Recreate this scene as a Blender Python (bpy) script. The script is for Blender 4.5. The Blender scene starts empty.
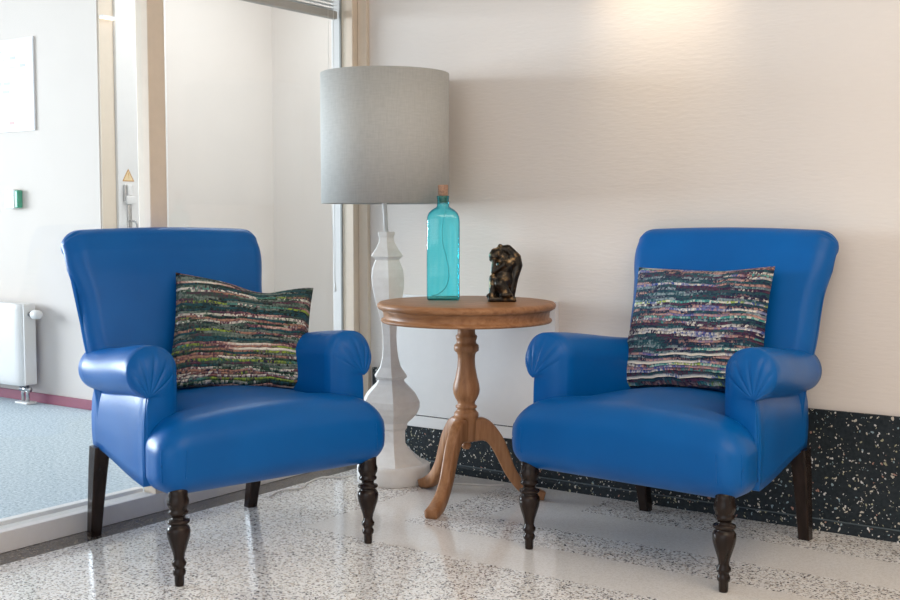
import bpy, bmesh, math, random
from mathutils import Vector, Matrix, noise
from mathutils.bvhtree import BVHTree
random.seed(7)
S = bpy.context.scene
C = S.collection
PI = math.pi

# ------------------------------------------------------------------ camera
cam_d = bpy.data.cameras.new('camera')
cam = bpy.data.objects.new('camera', cam_d); C.objects.link(cam)
cam_d.sensor_fit = 'HORIZONTAL'; cam_d.sensor_width = 36.0
cam_d.lens = 1164.84 / 900 * 36.0
cam.location = (0, 0, 1.08)
cam.rotation_euler = (PI/2 - 0.07066, 0, 0.61545)
cam_d.clip_end = 60
S.camera = cam

# ------------------------------------------------------------------ light
S.view_settings.view_transform = 'Standard'
S.view_settings.look = 'None'
S.view_settings.gamma = 1.0
S.view_settings.use_curve_mapping = False
S.view_settings.exposure = 0.0

w = bpy.data.worlds.new('world'); S.world = w; w.use_nodes = True
w.node_tree.nodes['Background'].inputs[0].default_value = (0.86, 0.93, 1.0, 1)
w.node_tree.nodes['Background'].inputs[1].default_value = 0.42


def area(name, loc, target, sx, sy, power, col, spread=180):
    d = bpy.data.lights.new(name, 'AREA'); d.shape = 'RECTANGLE'
    d.size = sx; d.size_y = sy; d.energy = power; d.color = col; d.spread = math.radians(spread)
    o = bpy.data.objects.new(name, d); C.objects.link(o); o.location = loc
    o.rotation_euler = (Vector(target) - Vector(loc)).to_track_quat('-Z', 'Y').to_euler()
    return o


def spot(name, loc, target, power, col, ang, blend, r):
    d = bpy.data.lights.new(name, 'SPOT'); d.energy = power; d.color = col
    d.spot_size = ang; d.spot_blend = blend; d.shadow_soft_size = r
    o = bpy.data.objects.new(name, d); C.objects.link(o); o.location = loc
    o.rotation_euler = (Vector(target) - Vector(loc)).to_track_quat('-Z', 'Y').to_euler()
    return o


# daylight through the windows of the carpeted room, and a soft bounce fill added behind the photographer
area('daylight_carpet_room', (-11.2, 1.0, 1.6), (-3, 2.8, 1.2), 3.4, 2.0, 215, (0.82, 0.91, 1.0), 80)
area('carpet_room_fill', (-5.0, 2.6, 2.68), (-5.0, 2.6, 0), 2.0, 2.4, 5, (1.0, 0.98, 0.96))  # unseen fill added to brighten the carpeted room
area('recess_fill', (-4.3, 4.7, 2.68), (-4.5, 4.9, 0), 0.9, 0.9, 23, (0.88, 0.95, 1.0))  # added fill that lifts the dark recess walls, no fixture there
area('fill_behind', (-0.6, -2.9, 1.6), (-1.8, 3.6, 0.9), 5.0, 2.2, 62, (0.95, 0.97, 1.0))
spot('wall_washer_light', (-1.87, 3.66, 2.62), (-1.87, 3.99, 2.10), 44, (1.0, 0.78, 0.50), math.radians(52), 1.0, 0.04)
area('ceiling_light', (0.1, 1.9, 2.66), (-0.1, 2.1, 0), 2.4, 2.4, 78, (1.0, 0.79, 0.58))

# ------------------------------------------------------------------ material helpers


class NT:
    def __init__(s, name):
        s.m = bpy.data.materials.new(name); s.m.use_nodes = True
        s.t = s.m.node_tree; s.n = s.t.nodes; s.b = s.n['Principled BSDF']

    def add(s, kind, **kw):
        x = s.n.new(kind)
        for k, v in kw.items():
            setattr(x, k, v)
        return x

    def link(s, a, b): s.t.links.new(a, b)

    def setv(s, sock, v):
        if hasattr(v, 'is_output') or hasattr(v, 'links'):
            s.link(v, sock)
        else:
            sock.default_value = v

    def math(s, op, a, b=0.0, c=None):
        x = s.add('ShaderNodeMath', operation=op)
        s.setv(x.inputs[0], a); s.setv(x.inputs[1], b)
        if c is not None:
            s.setv(x.inputs[2], c)
        return x.outputs[0]

    def coord(s, which='Object'): return s.add('ShaderNodeTexCoord').outputs[which]

    def mapping(s, vec, scale=(1, 1, 1), loc=(0, 0, 0), rot=(0, 0, 0)):
        x = s.add('ShaderNodeMapping'); s.link(vec, x.inputs[0])
        x.inputs['Scale'].default_value = scale; x.inputs['Location'].default_value = loc
        x.inputs['Rotation'].default_value = rot
        return x.outputs[0]

    def noise(s, vec, scale, detail=2, rough=0.5, out=0):
        x = s.add('ShaderNodeTexNoise'); s.link(vec, x.inputs['Vector'])
        x.inputs['Scale'].default_value = scale; x.inputs['Detail'].default_value = detail
        x.inputs['Roughness'].default_value = rough
        return x.outputs[out]

    def voronoi(s, vec, scale, feature='F1'):
        x = s.add('ShaderNodeTexVoronoi', feature=feature); s.link(vec, x.inputs['Vector'])
        x.inputs['Scale'].default_value = scale
        return x

    def ramp(s, fac, stops, interp='LINEAR'):
        x = s.add('ShaderNodeValToRGB'); s.link(fac, x.inputs[0]); cr = x.color_ramp
        cr.interpolation = interp
        while len(cr.elements) < len(stops):
            cr.elements.new(0.5)
        for e, (p, c) in zip(cr.elements, stops):
            e.position = p; e.color = (*c, 1) if len(c) == 3 else c
        return x.outputs[0]

    def mix(s, fac, a, b):
        x = s.add('ShaderNodeMix', data_type='RGBA')
        s.setv(x.inputs[0], fac)
        s.setv(x.inputs[6], (*a, 1) if isinstance(a, tuple) else a)
        s.setv(x.inputs[7], (*b, 1) if isinstance(b, tuple) else b)
        return x.outputs[2]

    def bump(s, h, strength=0.2, dist=0.01):
        x = s.add('ShaderNodeBump'); s.link(h, x.inputs['Height'])
        x.inputs['Strength'].default_value = strength; x.inputs['Distance'].default_value = dist
        s.link(x.outputs[0], s.b.inputs['Normal'])

    def base(s, c): s.setv(s.b.inputs['Base Color'], (*c, 1) if isinstance(c, tuple) else c)

    def set(s, **kw):
        for k, v in kw.items():
            s.setv(s.b.inputs[k.replace('_', ' ')], v)
        return s


def plain(name, col, rough=0.5, metal=0.0, var=0.04, scale=30.0, bump=0.0):
    t = NT(name); v = t.noise(t.coord(), scale, 3)
    a = tuple(max(0, c * (1 - var)) for c in col); b = tuple(min(1, c * (1 + var)) for c in col)
    t.base(t.ramp(v, [(0.3, a), (0.7, b)])); t.set(Roughness=rough, Metallic=metal)
    if bump:
        t.bump(v, bump, 0.004)
    return t.m


M = {}
# textured wallpaper with fine horizontal weave
t = NT('woven_wallpaper'); co = t.coord()
n1 = t.noise(t.mapping(co, (22, 22, 100)), 1.0, 3, 0.5)
n2 = t.noise(co, 1.3, 2)
t.base(t.mix(t.math('MULTIPLY', n1, 0.35), (0.775, 0.715, 0.66), (0.72, 0.655, 0.605)))
t.set(Roughness=0.75); t.bump(n1, 0.26, 0.005); M['wallpaper'] = t.m
M['far_wall'] = plain('far_wall_paint', (0.72, 0.655, 0.60), 0.8, var=0.01, scale=6)
M['ceiling'] = plain('ceiling_paint', (0.82, 0.80, 0.78), 0.9, var=0.01)
M['white_paint'] = plain('white_lacquer', (0.78, 0.76, 0.74), 0.4, var=0.015)
M['cream_paint'] = plain('cream_post_paint', (0.74, 0.625, 0.50), 0.45, var=0.02)
M['grey_paint'] = plain('blind_rail_paint', (0.42, 0.38, 0.34), 0.5, var=0.03)
M['slat'] = plain('blind_slat_paint', (0.55, 0.54, 0.52), 0.4, var=0.03)
M['panel'] = plain('white_panel_paint', (0.80, 0.79, 0.78), 0.45, var=0.01)
M['chrome'] = plain('brushed_steel', (0.55, 0.55, 0.55), 0.25, 1.0)
M['skirt_red'] = plain('dark_red_skirting', (0.30, 0.07, 0.10), 0.6, var=0.05)
M['green'] = plain('green_plastic', (0.03, 0.36, 0.22), 0.4)
M['orange'] = plain('orange_sticker', (0.55, 0.26, 0.06), 0.5)
M['paper'] = plain('poster_paper', (0.84, 0.85, 0.86), 0.5, var=0.01)
M['print_grey'] = plain('poster_print', (0.52, 0.54, 0.57), 0.6)
M['print_red'] = plain('poster_red_print', (0.66, 0.40, 0.38), 0.6)
M['cord'] = plain('white_cable', (0.75, 0.73, 0.70), 0.4)
M['cork'] = plain('cork', (0.42, 0.25, 0.17), 0.8, var=0.3, scale=120, bump=0.3)


# terrazzo floor
def chips(t, co, scale, stops):
    v = t.voronoi(co, scale)
    sep = t.add('ShaderNodeSeparateColor'); t.link(v.outputs['Color'], sep.inputs[0])
    return t.ramp(sep.outputs[0], stops, 'CONSTANT'), v


t = NT('terrazzo_floor'); co = t.coord()
warp = t.noise(co, 60, 2, out=1)
add = t.add('ShaderNodeVectorMath', operation='MULTIPLY_ADD')
t.link(warp, add.inputs[0]); add.inputs[1].default_value = (0.012, 0.012, 0.0); t.link(co, add.inputs[2])
cw = add.outputs[0]
W1, W2 = (0.92, 0.915, 0.905), (0.84, 0.825, 0.80)
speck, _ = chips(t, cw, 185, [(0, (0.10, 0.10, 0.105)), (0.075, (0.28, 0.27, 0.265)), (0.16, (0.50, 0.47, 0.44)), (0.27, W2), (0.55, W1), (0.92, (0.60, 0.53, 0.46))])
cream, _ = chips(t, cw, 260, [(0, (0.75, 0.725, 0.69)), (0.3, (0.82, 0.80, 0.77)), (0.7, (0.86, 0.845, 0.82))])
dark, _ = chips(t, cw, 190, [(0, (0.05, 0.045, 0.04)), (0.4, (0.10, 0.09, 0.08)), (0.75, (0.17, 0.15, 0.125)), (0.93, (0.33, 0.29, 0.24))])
sep = t.add('ShaderNodeSeparateXYZ'); t.link(co, sep.inputs[0]); X, Y = sep.outputs[0], sep.outputs[1]


def box2(x0, x1, y0, y1):
    r = None
    for s_, lo, hi in ((X, x0, x1), (Y, y0, y1)):
        a = t.math('MULTIPLY', t.math('GREATER_THAN', s_, lo), t.math('LESS_THAN', s_, hi))
        r = a if r is None else t.math('MULTIPLY', r, a)
    return r


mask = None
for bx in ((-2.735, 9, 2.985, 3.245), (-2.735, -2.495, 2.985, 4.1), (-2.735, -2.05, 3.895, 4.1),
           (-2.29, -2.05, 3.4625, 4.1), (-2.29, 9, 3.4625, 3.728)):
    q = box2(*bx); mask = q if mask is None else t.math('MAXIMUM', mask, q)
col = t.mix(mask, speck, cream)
col = t.mix(t.math('LESS_THAN', X, -3.196), col, dark)
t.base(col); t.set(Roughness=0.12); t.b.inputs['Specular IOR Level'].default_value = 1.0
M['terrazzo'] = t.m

# dark terrazzo dado
t = NT('dark_terrazzo_dado'); co = t.coord()
wp = t.noise(co, 45, 2, out=1); ad = t.add('ShaderNodeVectorMath', operation='MULTIPLY_ADD'); t.link(wp, ad.inputs[0]); ad.inputs[1].default_value = (0.03, 0.03, 0.03); t.link(co, ad.inputs[2])
v = t.voronoi(t.mapping(ad.outputs[0], (1, 1, 0.8), rot=(0.3, 0.4, 0.2)), 112)
sepc = t.add('ShaderNodeSeparateColor'); t.link(v.outputs['Color'], sepc.inputs[0])
small = t.math('LESS_THAN', v.outputs['Distance'], t.math('MULTIPLY', t.math('POWER', sepc.outputs[1], 1.5), 0.50))
pick = t.math('GREATER_THAN', sepc.outputs[0], 0.30)
chipc = t.ramp(sepc.outputs[2], [(0, (0.55, 0.50, 0.42)), (0.35, (0.62, 0.60, 0.58)), (0.6, (0.38, 0.36, 0.24)), (0.8, (0.25, 0.33, 0.36)), (0.93, (0.40, 0.22, 0.17))], 'CONSTANT')
n = t.noise(co, 90, 3)
t.base(t.mix(t.math('MULTIPLY', small, pick), t.ramp(n, [(0.3, (0.010, 0.015, 0.019)), (0.7, (0.022, 0.030, 0.036))]), chipc))
t.set(Roughness=0.45); t.b.inputs['Specular IOR Level'].default_value = 0.22; M['dado'] = t.m

# carpet
t = NT('blue_grey_carpet'); co = t.coord()
n = t.noise(co, 75, 4, 0.8)
t.base(t.ramp(n, [(0.32, (0.20, 0.27, 0.32)), (0.5, (0.50, 0.58, 0.63)), (0.68, (0.76, 0.81, 0.83))]))
t.set(Roughness=0.95); t.bump(n, 0.5, 0.01); M['carpet'] = t.m

# blue vinyl upholstery
t = NT('blue_vinyl'); co = t.coord()
v = t.voronoi(co, 420); n = t.noise(co, 5, 2)
t.base(t.ramp(n, [(0.3, (0.0, 0.096, 0.345)), (0.7, (0.0, 0.112, 0.39))]))
t.set(Roughness=0.36); t.b.inputs['Specular IOR Level'].default_value = 0.23
t.bump(v.outputs['Distance'], 0.12, 0.002); M['vinyl'] = t.m

# dark turned wood / pale oak
t = NT('dark_stained_wood'); co = t.coord()
n = t.noise(t.mapping(co, (40, 40, 4)), 1.0, 4)
t.base(t.ramp(n, [(0.3, (0.008, 0.005, 0.004)), (0.7, (0.028, 0.016, 0.012))])); t.set(Roughness=0.24); t.b.inputs['Specular IOR Level'].default_value = 0.26; M['dark_wood'] = t.m


def oak(name, sc):
    t = NT(name); co = t.coord()
    n = t.noise(t.mapping(co, sc), 1.0, 5, 0.6)
    n2 = t.noise(co, 7, 2)
    a = t.ramp(n, [(0.25, (0.20, 0.085, 0.030)), (0.5, (0.365, 0.172, 0.074)), (0.75, (0.49, 0.26, 0.13))])
    t.base(t.mix(t.math('MULTIPLY', n2, 0.35), a, (0.26, 0.11, 0.042))); t.set(Roughness=0.42); t.b.inputs['Specular IOR Level'].default_value = 0.35
    t.bump(n, 0.12, 0.003)
    return t.m


M['oak_v'] = oak('oak_upright_grain', (45, 45, 5)); M['oak_h'] = oak('oak_lying_grain', (5, 55, 55))

# lamp paint and shade linen
t = NT('chalky_white_lamp_paint'); co = t.coord(); n = t.noise(co, 14, 4, 0.7)
t.base(t.ramp(n, [(0.3, (0.78, 0.765, 0.745)), (0.7, (0.88, 0.875, 0.86))])); t.set(Roughness=0.55); t.bump(n, 0.15, 0.004); M['lamp_white'] = t.m
t = NT('grey_linen_shade'); co = t.coord('UV')
n = t.math('ADD', t.noise(t.mapping(co, (110, 9, 1)), 1.0, 2), t.noise(t.mapping(co, (14, 90, 1)), 1.0, 2))
t.base(t.ramp(t.math('MULTIPLY', n, 0.5), [(0.35, (0.46, 0.46, 0.435)), (0.65, (0.53, 0.525, 0.50))])); t.set(Roughness=0.85)
t.bump(n, 0.15, 0.002); M['shade'] = t.m

# glass
t = NT('clear_glass')
tr = t.add('ShaderNodeBsdfTransparent'); tr.inputs[0].default_value = (0.97, 0.98, 0.98, 1)
gl = t.add('ShaderNodeBsdfGlossy'); gl.inputs['Roughness'].default_value = 0.01
lw = t.add('ShaderNodeLayerWeight'); lw.inputs[0].default_value = 0.5
fr = t.math('MULTIPLY_ADD', t.math('POWER', lw.outputs['Facing'], 5.0), 0.9, 0.035)
mx = t.add('ShaderNodeMixShader'); t.link(fr, mx.inputs[0]); t.link(tr.outputs[0], mx.inputs[1]); t.link(gl.outputs[0], mx.inputs[2])
t.link(mx.outputs[0], t.n['Material Output'].inputs['Surface']); M['glass'] = t.m
t = NT('turquoise_glass')
lw = t.add('ShaderNodeLayerWeight'); lw.inputs[0].default_value = 0.5
tint = t.ramp(lw.outputs['Facing'], [(0.0, (0.44, 0.95, 1.0)), (0.30, (0.38, 0.93, 0.99)), (0.65, (0.08, 0.58, 0.70)), (1.0, (0.02, 0.26, 0.36))])
sk = t.noise(t.mapping(t.coord(), (60, 60, 5)), 1.0, 3)
tint = t.mix(t.ramp(sk, [(0.35, (0, 0, 0)), (0.7, (0.5, 0.5, 0.5))]), tint, (0.20, 0.88, 0.97))
tr = t.add('ShaderNodeBsdfTransparent'); t.link(tint, tr.inputs[0])
gl = t.add('ShaderNodeBsdfGlossy'); gl.inputs['Roughness'].default_value = 0.06
fr = t.math('MULTIPLY_ADD', t.math('POWER', lw.outputs['Facing'], 4.0), 0.8, 0.05)
mx = t.add('ShaderNodeMixShader'); t.link(fr, mx.inputs[0]); t.link(tr.outputs[0], mx.inputs[1]); t.link(gl.outputs[0], mx.inputs[2])
t.link(mx.outputs[0], t.n['Material Output'].inputs['Surface']); M['turq'] = t.m

# bronze
t = NT('dark_bronze'); co = t.coord(); n = t.noise(co, 38, 4, 0.6)
t.base(t.ramp(n, [(0.3, (0.012, 0.013, 0.014)), (0.55, (0.045, 0.035, 0.025)), (0.68, (0.30, 0.19, 0.09))]))
t.set(Roughness=0.3, Metallic=0.75); M['bronze'] = t.m


def weave(name, seed, stops):
    t = NT(name); uv = t.coord('UV')
    s = t.add('ShaderNodeSeparateXYZ'); t.link(uv, s.inputs[0])
    wob = t.noise(t.mapping(uv, (5, 5, 1), (seed, 0, 0)), 1.0, 2)
    rows = 46.0
    vv = t.math('ADD', t.math('MULTIPLY', s.outputs[1], rows), t.math('MULTIPLY', wob, 3.0))
    row = t.math('FLOOR', vv); fr = t.math('FRACT', vv)
    wn = t.add('ShaderNodeTexWhiteNoise', noise_dimensions='1D'); t.link(t.math('ADD', row, seed), wn.inputs['W'])
    cv = t.add('ShaderNodeCombineXYZ')
    t.link(t.math('ADD', t.math('MULTIPLY', s.outputs[0], 0.85), t.math('MULTIPLY', wn.outputs['Value'], 37.0)), cv.inputs[0])
    t.link(t.math('MULTIPLY', row, 5.37), cv.inputs[1])
    n = t.noise(cv.outputs[0], 1.5, 2, 0.5)
    val = t.math('ADD', t.math('MULTIPLY', n, 1.2), t.math('MULTIPLY', wn.outputs['Value'], 0.85))
    st = t.voronoi(t.mapping(uv, (85, rows, 1)), 1.0)
    sc = t.add('ShaderNodeSeparateColor'); t.link(st.outputs['Color'], sc.inputs[0])
    val = t.math('SUBTRACT', t.math('ADD', val, t.math('MULTIPLY', sc.outputs[0], 0.08)), 0.565)
    c = t.ramp(val, stops)
    edge = t.math('MULTIPLY', t.math('ABSOLUTE', t.math('SUBTRACT', fr, 0.5)), 2.0)
    shade = t.math('MULTIPLY', t.math('SUBTRACT', 1.0, t.math('POWER', edge, 3.0)), t.math('SUBTRACT', 1.0, t.math('MULTIPLY', st.outputs['Distance'], 0.5)))
    t.base(c); t.set(Roughness=0.9)
    t.bump(shade, 0.75, 0.008)
    return t.m


NAVY, BLK = (0.008, 0.012, 0.055), (0.006, 0.009, 0.011)
TEAL, GRN, MAR = (0.015, 0.095, 0.12), (0.03, 0.085, 0.065), (0.085, 0.022, 0.06)
PINK, CRM, LIME, BLU = (0.55, 0.33, 0.28), (0.78, 0.74, 0.66), (0.34, 0.46, 0.06), (0.02, 0.07, 0.32)
M['weave_a'] = weave('striped_weave_green', 3.0, [(0.0, CRM), (0.08, PINK), (0.15, MAR), (0.24, GRN), (0.31, (0.22, 0.27, 0.24)), (0.36, BLK), (0.44, TEAL), (0.50, BLK), (0.56, (0.04, 0.11, 0.07)), (0.61, CRM), (0.65, MAR), (0.72, (0.45, 0.25, 0.17)), (0.77, NAVY), (0.82, LIME), (0.87, GRN), (0.93, (0.10, 0.33, 0.28)), (0.97, MAR), (1.0, CRM)])
M['weave_b'] = weave('striped_weave_blue', 11.0, [(0.0, CRM), (0.08, BLU), (0.16, PINK), (0.22, NAVY), (0.30, TEAL), (0.35, (0.30, 0.38, 0.42)), (0.40, NAVY), (0.47, (0.015, 0.09, 0.11)), (0.53, MAR), (0.58, NAVY), (0.62, CRM), (0.67, BLU), (0.72, PINK), (0.77, MAR), (0.82, (0.05, 0.34, 0.32)), (0.87, CRM), (0.91, LIME), (0.95, BLU), (1.0, CRM)])
t = NT('lamp_lens'); t.base((1, 1, 1)); t.b.inputs['Emission Color'].default_value = (1, 0.86, 0.68, 1); t.b.inputs['Emission Strength'].default_value = 14; M['lens'] = t.m

# ------------------------------------------------------------------ mesh helpers


def obj(name, bm, m, parent=None, smooth=True, loc=None):
    bmesh.ops.recalc_face_normals(bm, faces=bm.faces)
    me = bpy.data.meshes.new(name); bm.to_mesh(me); bm.free()
    for p in me.polygons:
        p.use_smooth = smooth
    me.materials.append(m)
    o = bpy.data.objects.new(name, me); C.objects.link(o)
    if parent: o.parent = parent
    if loc: o.location = loc
    return o


def thing(name, label, cat, loc=(0, 0, 0), rz=0, group=None):
    o = bpy.data.objects.new(name, None); C.objects.link(o); o.empty_display_size = 0.1
    o.location = loc; o.rotation_euler = (0, 0, rz); o['label'] = label; o['category'] = cat
    if group: o['group'] = group
    return o


def tag(o, label, cat, group=None):
    o['label'] = label; o['category'] = cat
    if group: o['group'] = group
    return o


def struct(o, label=None, cat=None):
    o['kind'] = 'structure'
    if label: o['label'] = label
    if cat: o['category'] = cat
    return o


def add_box(bm, x0, x1, y0, y1, z0, z1, bev=0.0):
    r = bmesh.ops.create_cube(bm, size=1)
    for v in r['verts']:
        v.co = Vector(((x0+x1)/2 + v.co.x*(x1-x0), (y0+y1)/2 + v.co.y*(y1-y0), (z0+z1)/2 + v.co.z*(z1-z0)))
    if bev > 0:
        es = {e for v in r['verts'] for e in v.link_edges}
        bmesh.ops.bevel(bm, geom=list(es), offset=bev, segments=3, profile=0.5, affect='EDGES')


def bx(x0, x1, y0, y1, z0, z1, bev=0.0):
    bm = bmesh.new(); add_box(bm, x0, x1, y0, y1, z0, z1, bev); return bm


def loft(bm, rings, closed=True, cap=True):
    vs = [[bm.verts.new(p) for p in r] for r in rings]
    n = len(vs[0])
    for a, b in zip(vs[:-1], vs[1:]):
        for i in range(n if closed else n-1):
            j = (i+1) % n
            bm.faces.new((a[i], a[j], b[j], b[i]))
    if cap:
        for r, rev in ((vs[0], True), (vs[-1], False)):
            try: bm.faces.new(list(reversed(r)) if rev else r)
            except ValueError: pass
    return vs


def lathe(prof, n=32, rot=0.0, c=(0, 0), bm=None):
    """prof: list of (z, r) bottom to top"""
    bm = bm or bmesh.new()
    loft(bm, [[(c[0]+max(r, 1e-4)*math.cos(rot+2*PI*i/n), c[1]+max(r, 1e-4)*math.sin(rot+2*PI*i/n), z) for i in range(n)] for z, r in prof])
    return bm


def spline(pts, k=6):
    """Catmull-Rom through the points (any dimension)"""
    P = [tuple(p) for p in pts]; P = [P[0]] + P + [P[-1]]; out = []
    for i in range(1, len(P)-2):
        for j in range(k):
            u = j/k; q = []
            for d in range(len(P[0])):
                a, b, c, e = P[i-1][d], P[i][d], P[i+1][d], P[i+2][d]
                q.append(0.5*(2*b+(c-a)*u+(2*a-5*b+4*c-e)*u*u+(3*b-a-3*c+e)*u**3))
            out.append(tuple(q))
    out.append(P[-2]); return out


def tube(pts, r, n=10, bm=None):
    bm = bm or bmesh.new(); pts = [Vector(p) for p in pts]; rings = []
    up = Vector((0, 0, 1))
    for i, p in enumerate(pts):
        d = (pts[min(i+1, len(pts)-1)] - pts[max(i-1, 0)]).normalized()
        a = d.cross(up)
        if a.length < 1e-3: a = d.cross(Vector((0, 1, 0)))
        a.normalize(); b = a.cross(d)
        rr = r[i] if isinstance(r, (list, tuple)) else r
        rings.append([p + a*rr*math.cos(2*PI*k/n) + b*rr*math.sin(2*PI*k/n) for k in range(n)])
    loft(bm, rings); return bm


def rbox(hx, hy, hz, r, n=14, f=None):
    """rounded box centred on the origin, optional vertex function"""
    bm = bmesh.new(); cache = {}
    def vert(p):
        key = tuple(round(c, 5) for c in p)
        if key not in cache:
            q = Vector((p[0]*hx, p[1]*hy, p[2]*hz))
            inner = Vector((max(-hx+r, min(hx-r, q.x)), max(-hy+r, min(hy-r, q.y)), max(-hz+r, min(hz-r, q.z))))
            d = q - inner
            if d.length > 1e-9: q = inner + d.normalized()*r
            cache[key] = bm.verts.new(f(q) if f else q)
        return cache[key]
    def g(i, h):           # parameter lines crowd towards the edges
        u = -1 + 2*i/n; e = r/h
        return max(-1, min(1, math.sin(u*PI/2)*0.6 + u*0.4))
    for ax in range(3):
        a, b = [(1, 2), (2, 0), (0, 1)][ax]; H = (hx, hy, hz)
        for s in (-1, 1):
            for i in range(n):
                for j in range(n):
                    vs = []
                    for di, dj in ((0, 0), (1, 0), (1, 1), (0, 1)):
                        p = [0, 0, 0]; p[ax] = s; p[a] = g(i+di, H[a]); p[b] = g(j+dj, H[b]); vs.append(vert(p))
                    if len(set(vs)) == 4: bm.faces.new(vs if s > 0 else vs[::-1])
    return bm


def sstep(a, b, x):
    u = max(0, min(1, (x-a)/(b-a))); return u*u*(3-2*u)


# ------------------------------------------------------------------ the room
YB, YW, XG = 3.985, 4.0, -3.308
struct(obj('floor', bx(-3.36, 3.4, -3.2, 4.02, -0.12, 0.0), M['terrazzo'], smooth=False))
struct(obj('floor_carpet', bx(-11.5, -3.36, -3.2, 5.7, -0.12, 0.0), M['carpet'], smooth=False))
struct(obj('ceiling', bx(-11.5, 3.4, -3.2, 5.7, 2.72, 2.85), M['ceiling'], smooth=False))
struct(obj('wall_back', bx(-3.36, 3.4, YW, 4.12, 0, 2.72), M['wallpaper'], smooth=False))
struct(obj('wall_right', bx(3.4, 3.52, -3.2, 4.12, 0, 2.72), M['wallpaper'], smooth=False))
# dado with its little coved skirting
bm = bmesh.new(); add_box(bm, -3.24, 3.4, YB, YW, 0.0, 0.4195, 0.002)
d = struct(obj('trim_dado', bm, M['dado'], smooth=False))
bm = bmesh.new()
loft(bm, [[(x, YB, 0.0), (x, YB-0.014, 0.0), (x, YB-0.012, 0.028), (x, YB-0.007, 0.037), (x, YB, 0.039)] for x in (-3.24, 3.4)])
bb = struct(obj('baseboard_back', bm, M['dado'], smooth=False))
obj('joint_line', bx(-3.24, 3.4, YB-.006, YB, .037, .0405), plain('grey_joint', (.085, .11, .12), .5), bb, False)

struct(obj('trim_corner', bx(-3.308, -3.258, 3.978, YW, 0.0, 2.72, 0.002), M['cream_paint'], smooth=False))
# carpeted room behind the glass
YF, XR = 4.139, -5.282
struct(obj('wall_far', bx(-11.5, XR, YF, YF+0.12, 0, 2.72), M['far_wall'], smooth=False))
struct(obj('wall_return', bx(XR-0.12, XR, YF+0.12, 5.62, 0, 2.72), M['far_wall'], smooth=False))
struct(obj('wall_far_recess', bx(XR-0.12, -3.36, 5.5, 5.62, 0, 2.72), M['far_wall'], smooth=False))
struct(obj('wall_recess_side', bx(-3.42, -3.36, 4.12, 5.5, 0, 2.72), M['far_wall'], smooth=False))
bm = bmesh.new()
for b_ in ((-3.2, 5.7, 0, 0.6), (-3.2, 5.7, 2.6, 2.72), (-3.2, -0.7, 0.6, 2.6), (2.7, 5.7, 0.6, 2.6)): add_box(bm, -11.5, -11.38, *b_)
struct(obj('wall_left', bm, M['far_wall'], smooth=False))
wn_ = struct(thing('window_3', 'wide daylight window of the carpeted room', 'window', (-11.44, 1.0, 0.6)))
for y_ in (-1.7, -0.57, 0.57, 1.64): obj('mullion', bx(-.03, .03, y_, y_+.06, 0, 2.0), M['white_paint'], wn_, False)
struct(obj('baseboard_far', bx(-11.5, XR, YF-0.014, YF, 0, 0.056, 0.003), M['skirt_red'], smooth=False))

# reveal post and narrow door in the return wall
struct(obj('trim_reveal', bx(XR, XR+0.012, YF+0.005, 4.238, 0, 2.72), M['cream_paint'], smooth=False))
door = struct(obj('door_1', bx(XR, XR+0.03, 4.24, 4.60, 0.01, 2.5, 0.004), M['white_paint'], smooth=False))
xs = XR+0.03
obj('handle_plate', bx(xs, xs+0.008, 4.296, 4.326, 0.92, 1.16, 0.003), M['chrome'], door)
obj('lock_case', bx(xs, xs+0.03, 4.274, 4.340, 1.155, 1.20, 0.006), M['white_paint'], door)
obj('lock_body', bx(xs, xs+0.02, 4.290, 4.323, 1.20, 1.262, 0.005), M['white_paint'], door)
obj('lock_pin', bx(xs, xs+0.022, 4.270, 4.278, 1.17, 1.262, 0.002), M['chrome'], door)
obj('lever', tube(spline([(xs+0.008, 4.311, 1.06), (xs+0.04, 4.311, 1.06), (xs+0.045, 4.323, 1.05), (xs+0.045, 4.338, 0.99), (xs+0.045, 4.33, 0.96)]), 0.006), M['chrome'], door)
bm = bmesh.new()
T = [Vector((4.309, 1.352)), Vector((4.268, 1.282)), Vector((4.350, 1.282))]; ctr = (T[0]+T[1]+T[2])/3
for a, b in ((0, 1), (1, 2), (2, 0)):
    q = [T[a], T[b], ctr+(T[b]-ctr)*0.80, ctr+(T[a]-ctr)*0.80]
    loft(bm, [[(xs+e, p.x, p.y) for p in q] for e in (0.0003, 0.0016)])
obj('warning_sign_border', bm, M['orange'], door, False)
bm = bmesh.new(); loft(bm, [[(xs+e, p.x, p.y) for p in [ctr+(k-ctr)*0.80 for k in T]] for e in (0.0002, 0.001)])
obj('warning_sign_field', bm, plain('sticker_yellow', (0.80, 0.62, 0.36), 0.5), door, False)
bm = bmesh.new(); add_box(bm, xs+0.001, xs+0.0018, 4.3075, 4.3115, 1.310, 1.330); add_box(bm, xs+0.001, xs+0.0018, 4.3075, 4.3115, 1.300, 1.305)
obj('warning_sign_mark', bm, M['orange'], door, False)

# glazed wall: bottom rail, cream post, corner post, two panes
XI = -3.405
win = struct(thing('window_1', 'left bay of the glazed partition with white bottom rail and cream post', 'window', (XG, 1.0, 0)))


def wpart(name, x0, x1, y0, y1, z0, z1, m, par, bev=0.003):
    lx, ly = par.location.x, par.location.y
    return obj(name, bx(x0-lx, x1-lx, y0-ly, y1-ly, z0, z1, bev), m, par, False)


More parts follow.
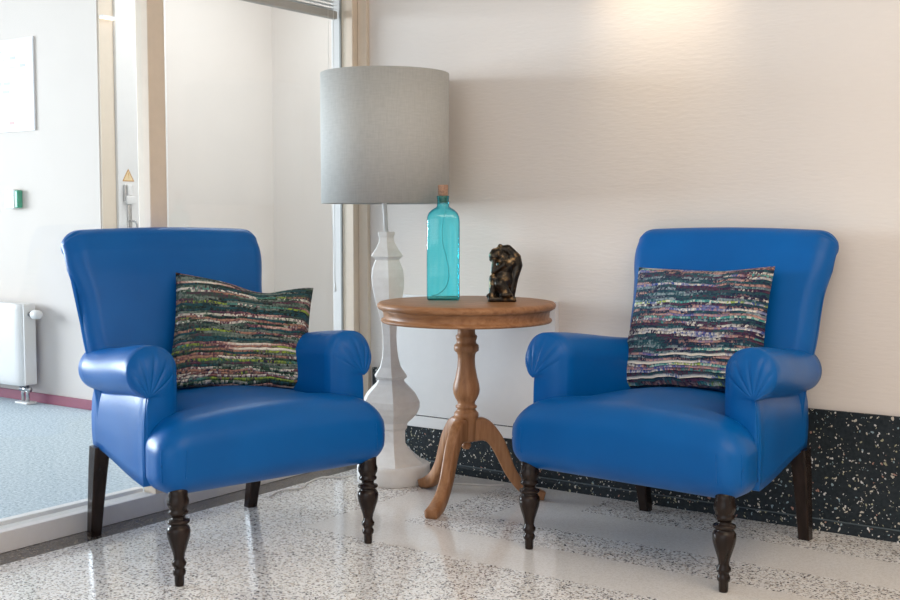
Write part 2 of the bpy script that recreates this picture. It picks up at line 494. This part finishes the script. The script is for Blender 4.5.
wpart('bottom_rail', XI+0.02, XG, -3.0, 2.85, 0, 0.069, M['white_paint'], win)
wpart('glazing_bead', XI-0.015, XI+0.02, -3.0, 2.82, 0.0, 0.082, M['white_paint'], win)
wpart('post', -3.375, -3.309, 2.813, 2.891, 0.066, 2.72, M['cream_paint'], win)
wpart('glass_pane', -3.346, -3.338, -3.0, 2.84, 0.069, 2.62, M['glass'], win, 0)
wpart('head_rail', XI-0.015, XG, -3.0, 2.85, 2.62, 2.72, M['white_paint'], win)
win2 = struct(thing('window_2', 'right bay of the glazed partition between cream post and corner', 'window', (XG, 3.35, 0)))
wpart('bottom_rail', XI+0.02, XG, 2.85, 4.0, 0, 0.069, M['white_paint'], win2)
wpart('glazing_bead', XI-0.015, XI+0.02, 2.885, 3.96, 0.0, 0.082, M['white_paint'], win2)
wpart('jamb', -3.43, -3.376, 3.945, YW, 0.066, 2.72, M['white_paint'], win2)
wpart('post', -3.375, -3.309, 3.945, YW, 0.066, 2.72, M['cream_paint'], win2)
wpart('glass_pane', -3.346, -3.338, 2.86, 3.96, 0.069, 2.62, M['glass'], win2, 0)
wpart('gasket', -3.378, -3.370, 3.938, 3.945, 0.07, 2.62, plain('grey_gasket', (0.25, 0.26, 0.25), 0.6), win2, 0)
wpart('head_rail', XI-0.015, XG, 2.85, YW, 2.62, 2.72, M['white_paint'], win2)

# ------------------------------------------------------------------ armchairs
def onto(part, pts, rad):
    """a sewn seam lying on the surface of a part"""
    me = part.data; tree = BVHTree.FromPolygons([v.co for v in me.vertices], [tuple(p.vertices) for p in me.polygons])
    q = []
    for p in pts:
        hit, nrm, _, _ = tree.find_nearest(Vector(p))
        q.append(hit)
    return obj('seam', tube(spline(q, 4), rad, 6), M['vinyl'], part)


def make_chair(name, label):
    r = thing(name, label, 'armchair', group='blue vinyl armchairs')
    V = M['vinyl']
    # seat: crowned cushion block with a full rounded front, narrower between the arms
    def fseat(q):
        x, y, z = q.x, q.y + 0.27, q.z + 0.370
        t = (q.z + 0.105) / 0.21
        k = 1 - 0.26*sstep(0.095, 0.16, y) - 0.10*sstep(0.15, 0.6, y)
        crown = 0.045*(1-(q.x/0.42)**2)*max(0, 1-((y-0.25)/0.42)**2)*max(0, t)
        # front face bulges; bottom front rail is set back a touch
        bul = 0.012*math.sin(PI*max(0, min(1, t)))*(1-sstep(0.0, 0.12, y))
        x *= k*(1 + 0.02*math.sin(PI*max(0, min(1, t)))*(1-sstep(0.0, 0.1, y)))
        z += crown - 0.018*max(0, t)*sstep(0.30, 0.42, abs(q.x))
        z -= 0.012*(1-t)*0
        if t < 0.5: z += 0.05*sstep(0.1, 0.6, y)*(1-2*max(0, t))
        return Vector((x, y-bul, z))
    seat = obj('seat', rbox(0.403, 0.31, 0.105, 0.07, 30, fseat), V, r)
    # pleats sewn into the two front corners of the seat, laid on its surface
    for s in (-1, 1):
        for (px, py) in ((0.345, -0.2), (0.44, -0.03)):
            onto(seat, [(s*px, py, z) for z in (0.425, 0.40, 0.37, 0.34, 0.315, 0.295)], 0.0022)
    # backrest: medial curve with thickness, rolled over backwards along the top
    med = spline([(0.585, 0.36, 0.055), (0.60, 0.50, 0.06), (0.632, 0.64, 0.06), (0.668, 0.78, 0.058), (0.695, 0.88, 0.054), (0.722, 0.955, 0.056)], 6)
    pf, pb = [], []
    for i, (y, z, h) in enumerate(med):
        a, b = med[max(0, i-1)], med[min(len(med)-1, i+1)]
        ty, tz = b[0]-a[0], b[1]-a[1]; L = math.hypot(ty, tz); ty /= L; tz /= L
        pf.append((y, z, -tz, ty, h)); pb.append((y, z, tz, -ty, h))
    cy, cz = 0.750, 0.983
    loop = list(pf)                                        # up the front
    ang0 = math.atan2(pf[-1][3], pf[-1][2])
    for k in range(1, 41):                                  # over the roll
        a = ang0 - (ang0 + 1.9)*k/40
        loop.append((cy-0.012, cz-0.002, math.cos(a), math.sin(a), 0.055))
    loop += list(reversed(pb[:-4]))                        # down the rear
    xs_ = []
    NX = 72; HW = 0.372
    bm = bmesh.new(); rings = []
    for i in range(NX+1):
        u = math.sin((i/NX-0.5)*PI); x = u
        e = max(0.0, (abs(u)-0.86)/0.14); s = math.sqrt(max(0.0, 1-e*e*0.985))
        ring = []
        for j, (y, z, ny, nz, h) in enumerate(loop):
            wz = 0.326 + 0.020*sstep(0.5, 0.72, z) + 0.008*sstep(0.72, 0.95, z)
            hh = h*s
            top = sstep(0.86, 0.96, z)
            # side gathers of the scroll
            if top > 0 and abs(u) > 0.8:
                a = math.atan2(nz, ny)
                hh *= 1 - 0.16*top*sstep(0.84, 0.95, abs(u))*(1-abs(math.sin(a*6.0)))**2
            zz = z + nz*hh; yy = y + ny*hh
            zz += 0.010*(1-u*u)*sstep(0.95, 1.03, z+nz*h)
            bulge = -0.012*(1-u*u)*(1 if ny < -0.3 else 0)*(1-top)
            ring.append((x*wz + 0.020*sstep(0.80, 0.95, z + nz*h*0.5)*(1 if u > 0 else -1)*abs(u)**6, yy+bulge, zz))
        rings.append(ring)
    loft(bm, rings)
    back = obj('backrest', bm, V, r)
    # arms
    for s in (-1, 1):
        bm = bmesh.new()
        PX, PZ = 0.390, 0.552
        def outline(y):
            g = sstep(0.10, 0.62, y)
            dz = -0.045*g                        # the roll sinks slightly to the rear
            R = 0.078 - 0.004*g; cx, czz = 0.366, 0.622+dz
            zb = 0.276 + 0.042*max(0, y-0.08)/0.57
            pts = []; sh = -0.086*sstep(0.03, 0.75, y)
            for k in range(5): pts.append((0.284, 0.40 + k*(0.60+dz-0.40)/5))
            for k in range(71):                   # from inner side over the top to the pinch
                a = PI + 0.1 - (PI + 0.1 + 1.22)*k/70
                pts.append((cx + R*1.05*math.cos(a), czz + R*math.sin(a)))
            pts.append((PX, PZ+dz)); pts.append((PX+0.003, PZ+dz-0.008))
            for k in range(1, 8): pts.append((PX+0.006+0.006*math.sin(PI*k/8), PZ+dz-0.01 + (zb-PZ-dz+0.01)*k/7))
            pts.append((0.30, zb)); pts.append((0.286, zb+0.03))
            return [(x+sh, z) for x, z in pts]
        N = len(outline(0.2)); rings = []
        y0, y1 = 0.088, 0.655
        o0 = outline(y0)
        for q in (0.02, 0.12, 0.22, 0.32, 0.42, 0.52, 0.62, 0.72, 0.80, 0.87, 0.93, 0.97, 1.0):   # pleated front face
            ring = []
            for i, (x, z) in enumerate(o0):
                px, pz = x-PX, z-PZ; a = math.atan2(pz, px)
                roll = 1.0 if 5 <= i < 76 else 0.0
                y = y0 + 0.030*q**4 - 0.010*(1-q*q)*roll
                y += 0.0045*roll*(1-abs(math.sin(a*8.5+0.4)))**2*math.sin(PI*min(1, q*0.93))
                k = 1 - 0.02*0
                kk = q*(0.985 - 0.03*(q**6)*roll); ring.append((s*(PX+px*kk), y, PZ+pz*kk))
            rings.append(ring)
        for k in range(15):
            y = y0+0.034 + (y1-y0-0.034)*k/14
            rings.append([(s*x, y, z) for x, z in outline(y)])
        loft(bm, rings)
        arm = obj('armrest', bm, V, r)
        # piping down the front edge of the side panel
        pts = [(s*0.391, 0.098, 0.548), (s*0.396, 0.100, 0.48), (s*0.399, 0.101, 0.40), (s*0.398, 0.10, 0.31)]
        onto(arm, pts, 0.0026)
        # turned front leg
        prof = [(0, .0125), (.004, .0135), (.03, .0145), (.035, .0185), (.044, .0195), (.05, .0165), (.056, .0150), (.062, .0205), (.070, .0215), (.077, .0165), (.085, .0155),
                (.10, .0185), (.125, .0265), (.145, .0325), (.160, .0345), (.172, .0335), (.180, .0285), (.184, .0225), (.188, .0310), (.192, .0335), (.197, .0325), (.200, .0215), (.205, .0200),
                (.211, .0215), (.216, .0285), (.222, .0300), (.227, .0260), (.232, .0265), (.242, .0315), (.254, .0325), (.264, .0290), (.272, .0285), (.30, .0285)]
        obj('leg', lathe(prof, 28, c=(s*0.345, 0.0)), M['dark_wood'], r)
        # square raked rear leg
        bm = bmesh.new(); rings = []
        for z, y, x, a in ((0.0, 0.685, 0.306, 0.019), (0.12, 0.660, 0.308, 0.022), (0.24, 0.635, 0.309, 0.0255), (0.318, 0.618, 0.308, 0.028)):
            rings.append([(s*x+a*cx_, y+a*cy_, z) for cx_, cy_ in ((-1, -.8), (-.8, -1), (.8, -1), (1, -.8), (1, .8), (.8, 1), (-.8, 1), (-1, .8))])
        loft(bm, rings); obj('leg', bm, M['dark_wood'], r, False)
    return r


def dup(root, loc, rz, label):
    n = root.copy(); C.objects.link(n); n.location = loc; n.rotation_euler = (0, 0, rz); n['label'] = label
    for ch in list(root.children):
        c = ch.copy(); C.objects.link(c); c.parent = n
        for g in ch.children:
            d = g.copy(); C.objects.link(d); d.parent = c
    return n


chair_r = make_chair('armchair', 'blue vinyl armchair right of the round table, turned away from the glass partition')
chair_r.location = (-1.605, 3.179, 0); chair_r.rotation_euler = (0, 0, -0.0741)
bpy.context.view_layer.update()
chair_l = dup(chair_r, (-2.505, 2.618, 0), 1.3251, 'blue vinyl armchair in front of the glass partition, left of the white lamp')


# ------------------------------------------------------------------ cushions
def cushion(name, label, m, cor, thick, dent, bow, group):
    """cor: four corner points TL TR BR BL in metres"""
    TL, TR, BR, BL = [Vector(c) for c in cor]; n = 28
    ctr = (TL+TR+BR+BL)/4
    nrm = (TR-TL).cross(BL-TL).normalized()
    bm = bmesh.new(); uvl = bm.loops.layers.uv.new('UVMap'); side = []
    for sgn in (1, -1):
        g = []
        for j in range(n+1):
            row = []
            for i in range(n+1):
                u, v = i/n, j/n
                a, b = 2*u-1, 2*v-1
                # edges drawn in between the pointed corners
                aa = a*(1-bow*(1-b*b)); bb = b*(1-bow*(1-a*a))
                uu, vv = (aa+1)/2, (bb+1)/2
                p = BL.lerp(BR, uu).lerp(TL.lerp(TR, uu), vv)
                h = thick*max(0, (1-a**4)*(1-b**4))**0.55
                h *= 1 + 0.12*noise.noise(Vector((u*3, v*3, 5+sgn)))
                p = p + nrm*h*sgn*(1.0 if sgn > 0 else 0.8)
                dd = dent*math.exp(-((u-0.62)/0.2)**2)*max(0, (v-0.55)/0.45)**2
                p += (ctr-(TL+TR)/2).normalized()*dd
                row.append(bm.verts.new(p))
            g.append(row)
        side.append(g)
    for k, g in enumerate(side):
        for j in range(n):
            for i in range(n):
                f = bm.faces.new((g[j][i], g[j][i+1], g[j+1][i+1], g[j+1][i]))
                for lp, (du, dv) in zip(f.loops, ((0, 0), (1, 0), (1, 1), (0, 1))):
                    lp[uvl].uv = ((i+du)/n, (j+dv)/n)
    bmesh.ops.remove_doubles(bm, verts=bm.verts, dist=0.0004)
    o = obj(name, bm, m); tag(o, label, 'cushion', group)
    # put the origin at its lowest point
    lo = min((v.co for v in o.data.vertices), key=lambda q: q.z).copy()
    o.data.transform(Matrix.Translation(-lo)); o.location = lo
    return o


def local(chair, p):
    return Matrix.Translation(chair.location) @ Matrix.Rotation(chair.rotation_euler.z, 4, 'Z') @ Vector(p)


cushion('cushion', 'striped woven cushion in mostly green and maroon, slanting in the armchair before the glass',
        M['weave_a'], [local(chair_l, p) for p in ((-0.030, 0.60, 0.891), (0.382, 0.365, 0.834), (0.314, 0.285, 0.485), (-0.156, 0.45, 0.512))],
        0.078, 0.034, 0.06, 'striped woven cushions')
cushion('cushion', 'striped woven cushion in mostly blue and white, upright in the armchair right of the table',
        M['weave_b'], [local(chair_r, p) for p in ((-0.297, 0.60, 0.902), (0.218, 0.60, 0.920), (0.250, 0.45, 0.521), (-0.290, 0.435, 0.484))],
        0.078, 0.006, 0.05, 'striped woven cushions')

# ------------------------------------------------------------------ round table
TX, TY, TH = -2.478, 3.612, 0.765
tb = thing('pedestal_table', 'round oak pedestal table with turned column and three curved legs', 'table', (TX, TY, 0))
obj('tabletop', lathe([(TH-.030, .30), (TH-.029, .325), (TH-.024, .333), (TH-.016, .337), (TH-.008, .3355), (TH-.002, .329), (TH, .318), (TH, .15), (TH, .0)], 72), M['oak_h'], tb)
ap = obj('apron', lathe([(TH-.078, .0), (TH-.078, .30), (TH-.076, .318), (TH-.071, .3225), (TH-.065, .321), (TH-.062, .314), (TH-.058, .312), (TH-.040, .314), (TH-.033, .318), (TH-.028, .320), (TH-.028, .0)], 72), M['oak_h'], tb)
prof = [(.20, .0), (.203, .012), (.212, .018), (.222, .018), (.228, .012), (.232, .030), (.24, .040), (.315, .042), (.322, .044), (.330, .047), (.342, .046), (.350, .038), (.357, .034), (.362, .040), (.368, .041), (.374, .033),
        (.384, .0335), (.398, .042), (.415, .049), (.432, .0512), (.450, .049), (.48, .041), (.515, .0345), (.545, .0325), (.562, .0335), (.572, .037), (.578, .046), (.590, .0475), (.600, .046), (.606, .038), (.616, .0365), (.626, .040), (.634, .041), (.641, .034), (.655, .033), (.675, .036), (.692, .04)]
obj('column', lathe(prof, 36), M['oak_v'], tb)
top = spline([(0.030, .318), (0.062, .322), (0.10, .300), (0.140, .245), (0.165, .185), (0.188, .125), (0.222, .078), (0.262, .050), (0.304, .032)], 5)
bot = spline([(0.030, .232), (0.060, .236), (0.082, .225), (0.108, .186), (0.130, .142), (0.153, .098), (0.192, .046), (0.238, .010), (0.294, .0)], 5)
for ang in (-81, 40.6, 160):
    a = math.radians(ang); ca, sa = math.cos(a), math.sin(a); bm = bmesh.new(); rings = []
    for i, ((r1, z1), (r0, z0)) in enumerate(zip(top, bot)):
        wd = 0.024 - 0.003*math.sin(PI*i/(len(top)-1)); ring = []
        for q, k in ((0, .6), (.03, .85), (.12, 1), (.88, 1), (.97, .85), (1, .6), (1, -.6), (.97, -.85), (.88, -1), (.12, -1), (.03, -.85), (0, -.6)):
            rr, zz = r0+(r1-r0)*q, z0+(z1-z0)*q; ring.append((rr*ca-wd*k*sa, rr*sa+wd*k*ca, max(0, zz)))
        rings.append(ring)
    loft(bm, rings)
    l = obj('leg', bm, M['oak_v'], tb)
# ------------------------------------------------------------------ floor lamp
LX, LY = -2.926, 3.735
lamp = thing('floor_lamp', 'tall white faceted floor lamp with a wide grey drum shade', 'lamp', (LX, LY, 0))
ha = math.atan2(-LY, -LX) + 0.05
obj('base', lathe([(0, .146), (.004, .150), (.062, .150), (.071, .147), (.075, .140)], 48), M['lamp_white'], lamp)
prof = [(.070, .134), (.085, .126), (.105, .100), (.130, .074), (.150, .060), (.165, .056), (.212, .058), (.222, .066), (.244, .070), (.262, .092), (.285, .114), (.310, .127), (.335, .128), (.360, .113), (.382, .090), (.402, .068), (.412, .062), (.420, .060), (.433, .0755), (.440, .070), (.470, .048), (.51, .037), (.55, .0325), (.60, .0315), (.65, .036),
        (.70, .050), (.75, .064), (.80, .073), (.838, .0755), (.87, .071), (.895, .060), (.907, .054), (.915, .060), (.923, .073), (.930, .070), (.955, .050), (.98, .036), (1.0, .0325), (1.008, .038), (1.022, .038)]
TLX, TLY = -0.030, -0.004                       # the turned stem leans a little
bm = lathe(prof, 6, ha)
for v in bm.verts:
    k = max(0, v.co.z-0.1)/0.92; v.co.x += TLX*k; v.co.y += TLY*k
obj('column', bm, M['lamp_white'], lamp, False)
obj('rod', tube([(TLX, TLY, 1.015), (TLX*1.15, TLY-0.006, 1.15), (TLX*1.2, TLY-0.01, 1.40)], 0.0095, 12), M['lamp_white'], lamp)
SR, z0, z1 = 0.2585, 1.136, 1.655
sx, sy = -2.945-LX, 3.712-LY
bm = bmesh.new(); uvl = bm.loops.layers.uv.new('UVMap'); n = 96; vs = []
for z, r in ((z0, SR), (z1, SR), (z1, SR-.004), (z0, SR-.004)):
    vs.append([bm.verts.new((sx+r*math.cos(2*PI*i/n), sy+r*math.sin(2*PI*i/n), z)) for i in range(n)])
for k in range(4):
    a, b = vs[k], vs[(k+1) % 4]
    for i in range(n):
        f = bm.faces.new((a[i], a[(i+1) % n], b[(i+1) % n], b[i]))
        for lp, (di, dk) in zip(f.loops, ((0, 0), (1, 0), (1, 1), (0, 1))): lp[uvl].uv = ((i+di)/n*3, dk)
sh = obj('lamp_shade', bm, M['shade'], lamp)
for p in sh.data.polygons: p.use_smooth = abs(p.normal.z) < 0.5
bm = bmesh.new()
for k in range(3):
    a = 2*PI*k/3+.4; tube([(TLX*1.2, TLY-.01, 1.40), (sx+(SR-.003)*math.cos(a), sy+(SR-.003)*math.sin(a), 1.42)], .003, 8, bm)
obj('shade_carrier', bm, M['lamp_white'], lamp)
obj('bulb', lathe([(1.40, .018), (1.44, .018), (1.46, .022), (1.50, .032), (1.53, .028), (1.55, .0)], 24, c=(TLX*1.2, TLY-.01)), M['lamp_white'], lamp)
wpts = [(0.152, 0.0, .01), (.175, -.01, .03), (.21, .05, .006), (.30, .10, .005), (.38, .13, .005), (.43, .17, .005)]
obj('power_cord', tube(spline(wpts, 8), .0035, 8), M['cord'], lamp)
wpts = [(-.14, -.06, .02), (-.19, -.10, .006), (-.26, -.15, .005), (-.24, -.26, .005), (-.20, -.34, .005), (-.24, -.42, .005), (-.20, -.52, .005)]
obj('switch_cord', tube(spline(wpts, 8), .0035, 8), M['cord'], lamp)

# ------------------------------------------------------------------ bottle
BX, BY = -2.602, 3.634; bth = TH
bot_ = thing('bottle', 'tall square turquoise glass bottle with a cork, on the round table', 'bottle', (BX, BY, bth), 0.66)


def rsq(hw, hd, r, z, n=6):
    out = []
    for cx_, cy_, a0 in ((1, 1, 0), (-1, 1, PI/2), (-1, -1, PI), (1, -1, 1.5*PI)):
        for k in range(n+1):
            a = a0+PI/2*k/n; out.append((cx_*(hw-r)+r*math.cos(a), cy_*(hd-r)+r*math.sin(a), z))
    return out


hw, hd = .0625, .045
outer = [(0, hw-.006, hd-.006, .012), (.002, hw-.002, hd-.002, .014), (.008, hw, hd, .015), (.30, hw, hd, .015), (.318, hw-.002, hd-.001, .018), (.333, hw-.008, hd-.004, .024), (.344, hw-.019, hd-.010, .0275), (.351, hw-.030, hd-.018, .025), (.355, .0255, .0240, .0238), (.361, .0230, .0230, .0229), (.385, .0225, .0225, .0224), (.388, .024, .024, .0239), (.396, .024, .024, .0239), (.398, .0225, .0225, .0224)]
inner = [(.398, .0165, .0165, .0164), (.36, .0165, .0165, .0164), (.352, .019, .018, .0178), (.348, hw-.036, hd-.023, .019), (.340, hw-.024, hd-.015, .0225), (.330, hw-.013, hd-.009, .020), (.316, hw-.007, hd-.006, .014), (.30, hw-.005, hd-.005, .011), (.012, hw-.005, hd-.005, .011), (.008, hw-.01, hd-.01, .009)]
bm = bmesh.new(); loft(bm, [rsq(a, b, c, z) for z, a, b, c in outer])
obj('glass_body', bm, M['turq'], bot_)
obj('cork', lathe([(.372, .014), (.398, .0165), (.400, .0185), (.437, .0195), (.440, .018), (.440, 0)], 24), M['cork'], bot_)
obj('inner_string', tube(spline([(.008, 0, .37), (.006, -.004, .33), (-.004, -.004, .28), (-.002, -.006, .22), (.012, -.006, .16), (.022, -.006, .10), (.010, -.006, .05), (-.02, -.006, .022), (-.045, -.004, .016)], 8), .0022, 8), plain('pale_string', (.45, .62, .62), .5), bot_)

# ------------------------------------------------------------------ bronze figurine
FX, FY = -2.366, 3.690
bm = bmesh.new()


def blob(c, r, rot=0.0):
    q = bmesh.ops.create_icosphere(bm, subdivisions=3, radius=1)
    R_ = Matrix.Rotation(rot, 3, 'Y')
    for v in q['verts']: v.co = R_ @ Vector((v.co.x*r[0], v.co.y*r[1], v.co.z*r[2])) + Vector(c)


def limb(a, b, r0, r1, n=9):
    a, b = Vector(a), Vector(b)
    for k in range(n):
        u = k/(n-1); p = a.lerp(b, u); r = r0+(r1-r0)*u; q = bmesh.ops.create_icosphere(bm, subdivisions=2, radius=r)
        for v in q['verts']: v.co += p


add_box(bm, -.056, .050, -.038, .038, 0, .018, .004)
limb((-.040, -.018, .015), (-.038, -.016, .085), .014, .015); blob((-.046, -.02, .022), (.018, .014, .010))       # shin and foot
limb((-.036, -.016, .088), (.004, -.012, .070), .017, .021)                                                          # raised thigh
limb((.012, -.024, .030), (-.012, -.022, .068), .020, .024); blob((.012, -.03, .026), (.026, .018, .012))            # kneeling leg
blob((.002, -.004, .085), (.034, .030, .045)); blob((.006, -.002, .125), (.031, .028, .032), .3)                      # trunk
limb((.004, -.024, .140), (-.036, -.022, .112), .0125, .010); limb((-.036, -.022, .112), (-.034, -.018, .150), .010, .009)  # arm up to the chin
blob((-.030, -.004, .172), (.023, .021, .024), .3); blob((-.040, -.006, .158), (.012, .012, .010)); blob((-.022, 0, .186), (.024, .02, .015), .2)
blob((-.010, .0, .206), (.010, .011, .011)); limb((-.012, 0, .196), (.018, .002, .198), .013, .017)
limb((.018, .002, .196), (.050, .004, .165), .019, .020); limb((.050, .004, .165), (.058, .004, .135), .020, .018); limb((.058, .004, .135), (.044, .002, .090), .018, .017); limb((.044, .002, .09), (.032, .002, .02), .017, .015)
blob((-.004, .002, .160), (.026, .018, .030)); blob((.034, .004, .150), (.030, .022, .032)); blob((-.02, .02, .06), (.022, .016, .05)); blob((.028, .018, .05), (.018, .018, .045))
tmp = obj('figurine_raw', bm, M['bronze'])
md = tmp.modifiers.new('remesh', 'REMESH'); md.mode = 'VOXEL'; md.voxel_size = 0.0028
md = tmp.modifiers.new('smooth', 'SMOOTH'); md.iterations = 5; md.factor = 0.5
dg = bpy.context.evaluated_depsgraph_get(); me = bpy.data.meshes.new_from_object(tmp.evaluated_get(dg))
bpy.data.objects.remove(tmp)
fig = bpy.data.objects.new('figurine', me); C.objects.link(fig); fig.location = (FX, FY, TH); fig.rotation_euler = (0, 0, 0.62)
zmin = min(v.co.z for v in me.vertices); me.transform(Matrix.Translation((0, 0, -zmin)))
for p in me.polygons: p.use_smooth = True
if not me.materials: me.materials.append(M['bronze'])
tag(fig, 'small dark bronze hunched figure sculpture on the round table', 'figurine')

# ------------------------------------------------------------------ white panel low on the wall behind the table
pn = thing('wall_panel', 'flat white panel fixed low on the wall behind the round table', 'panel', (-2.72, 3.989, 0.18))
obj('face', bx(-.445, .420, -.014, .011, .052, .570, .003), M['panel'], pn, False)
obj('lower_strip', bx(-.445, .420, -.013, .011, 0, .048, .003), M['panel'], pn, False)

# ------------------------------------------------------------------ venetian blind, drawn up
bl = thing('venetian_blind', 'grey venetian blind drawn up behind the lamp at the top of the glass', 'blind', (-3.40, 3.345, 1.944))
obj('bottom_rail', bx(-.012, .016, -.45, .590, 0, .036, .006), M['grey_paint'], bl, False)
for k in range(22):
    bm = bmesh.new(); z = .042+k*.0155
    loft(bm, [[(-.014, y, z), (0, y, z+.004), (.014, y, z), (.014, y, z+.0012), (0, y, z+.0052), (-.014, y, z+.0012)] for y in (-.45, .590)])
    obj('slat', bm, M['slat'], bl, False)
obj('top_rail', bx(-.014, .018, -.45, .590, .40, .45, .003), M['grey_paint'], bl, False)
bm = bmesh.new(); tube([(.022, .555, .42), (.022, .555, -1.17)], .0013, 6, bm); tube([(.022, .52, .42), (.022, .52, -.5), (.022, .553, -1.16)], .0010, 6, bm)
cd = obj('pull_cord', bm, M['cord'], bl)
obj('cord_tassel', lathe([(-1.19, .004), (-1.185, .006), (-1.16, .004), (-1.15, .002)], 12, c=(.022, .555)), M['white_paint'], cd)

# ------------------------------------------------------------------ far room: poster, alarm box, radiator
po = thing('poster', 'white framed notice hanging on the far wall, cut by the picture edge', 'poster', (-6.10, YF, 1.58))
obj('frame', bx(-.262, .262, -.010, 0, 0, .535, .002), plain('thin_grey_frame', (.74, .74, .75), .4), po, False)
obj('sheet', bx(-.256, .256, -.0115, -.009, .006, .529), M['paper'], po, False)
rr = random.Random(4)
for k in range(9):
    z = .08+k*.048; x = -.20
    while x < .18:
        L = rr.uniform(.03, .10)
        if rr.random() < .6: obj('print_mark', bx(x, min(x+L, .20), -.0125, -.0112, z, z+rr.choice((.004, .006, .018))), M['print_grey'], po, False)
        x += L+.02
obj('red_mark', bx(.02, .07, -.0125, -.0112, .04, .06), M['print_red'], po, False); obj('red_mark', bx(-.2, -.12, -.0125, -.0112, .04, .055), M['print_red'], po, False)

al = thing('alarm_box', 'small white and green call box on the far wall below the notice', 'alarm box', (-6.045, YF, 1.13))
obj('housing', bx(-.062, .03, -.038, 0, 0, .115, .008), M['white_paint'], al, False)
gb = obj('green_cover', bx(.03, .060, -.036, 0, .006, .109, .006), M['green'], al, False)
bm = bmesh.new()
for k in range(4): add_box(bm, -.045+.006*(k % 2), .012-.01*(k % 3), -.0392, -.0378, .02+k*.022, .026+k*.022)
obj('label_print', bm, M['green'], al, False)

ra = thing('radiator', 'white panel radiator below the notice on the far wall', 'radiator', (-6.45, YF-0.002, 0))
obj('panel', rbox(.60, .012, .24, .010, 8, lambda q: q+Vector((0, -.105, .345))), M['white_paint'], ra)
obj('rear_panel', bx(-.60, .60, -.055, -.04, .11, .58, .004), M['white_paint'], ra, False)
obj('side_cover', bx(.598, .612, -.112, -.035, .115, .580, .004), M['white_paint'], ra, False)
bm = bmesh.new(); add_box(bm, -.60, .60, -.100, -.040, .568, .584, .002)
obj('top_grille', bm, M['white_paint'], ra, False)
obj('wall_bracket', bx(-.42, -.38, -.045, 0, .2, .5), M['white_paint'], ra, False); obj('wall_bracket', bx(.38, .42, -.045, 0, .2, .5), M['white_paint'], ra, False)
vb = bmesh.new(); tube([(.61, -.075, .525), (.65, -.075, .525)], .014, 16, vb)
va = obj('valve', vb, M['chrome'], ra)
obj('valve_knob', tube([(.645, -.075, .525), (.655, -.075, .525), (.70, -.075, .525), (.712, -.075, .525)], [.022, .028, .025, .017], 20), M['white_paint'], va)
bm = bmesh.new(); tube([(.575, -.075, .12), (.575, -.075, .0)], .010, 12, bm); tube([(.53, -.075, .12), (.53, -.075, .0)], .010, 12, bm); tube([(.51, -.075, .085), (.60, -.075, .085)], .015, 12, bm)
obj('pipes', bm, M['chrome'], ra)
obj('floor_plate', bx(.495, .615, -.11, -.04, 0, .014, .005), M['white_paint'], ra, False)

wl = thing('glow_strip', 'small flat glowing strip added high on the cream reveal by the far door', 'lamp', (XR+0.012, 4.19, 2.165))  # emissive strip added in place of a bright streak, no known lamp
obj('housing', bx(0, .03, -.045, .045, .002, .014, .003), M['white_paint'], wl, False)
t = NT('warm_glow'); t.base((1, .95, .9)); t.b.inputs['Emission Color'].default_value = (1, .9, .8, 1); t.b.inputs['Emission Strength'].default_value = 1.6
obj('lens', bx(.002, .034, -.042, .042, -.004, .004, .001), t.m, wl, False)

# ------------------------------------------------------------------ ceiling downlights of this room
def downlight(x, y, label):
    d = thing('ceiling_downlight', label, 'ceiling light', (x, y, 2.72), 0, 'recessed ceiling downlights')
    obj('ring', lathe([(-.012, .075), (-.014, .09), (-.010, .10), (0, .102), (0, .075)], 32), M['white_paint'], d)
    obj('lens', lathe([(-.008, 0), (-.008, .076), (-.002, .076), (-.002, 0)], 32), M['lens'], d)


downlight(-1.87, 3.56, 'recessed ceiling downlight close to the back wall')
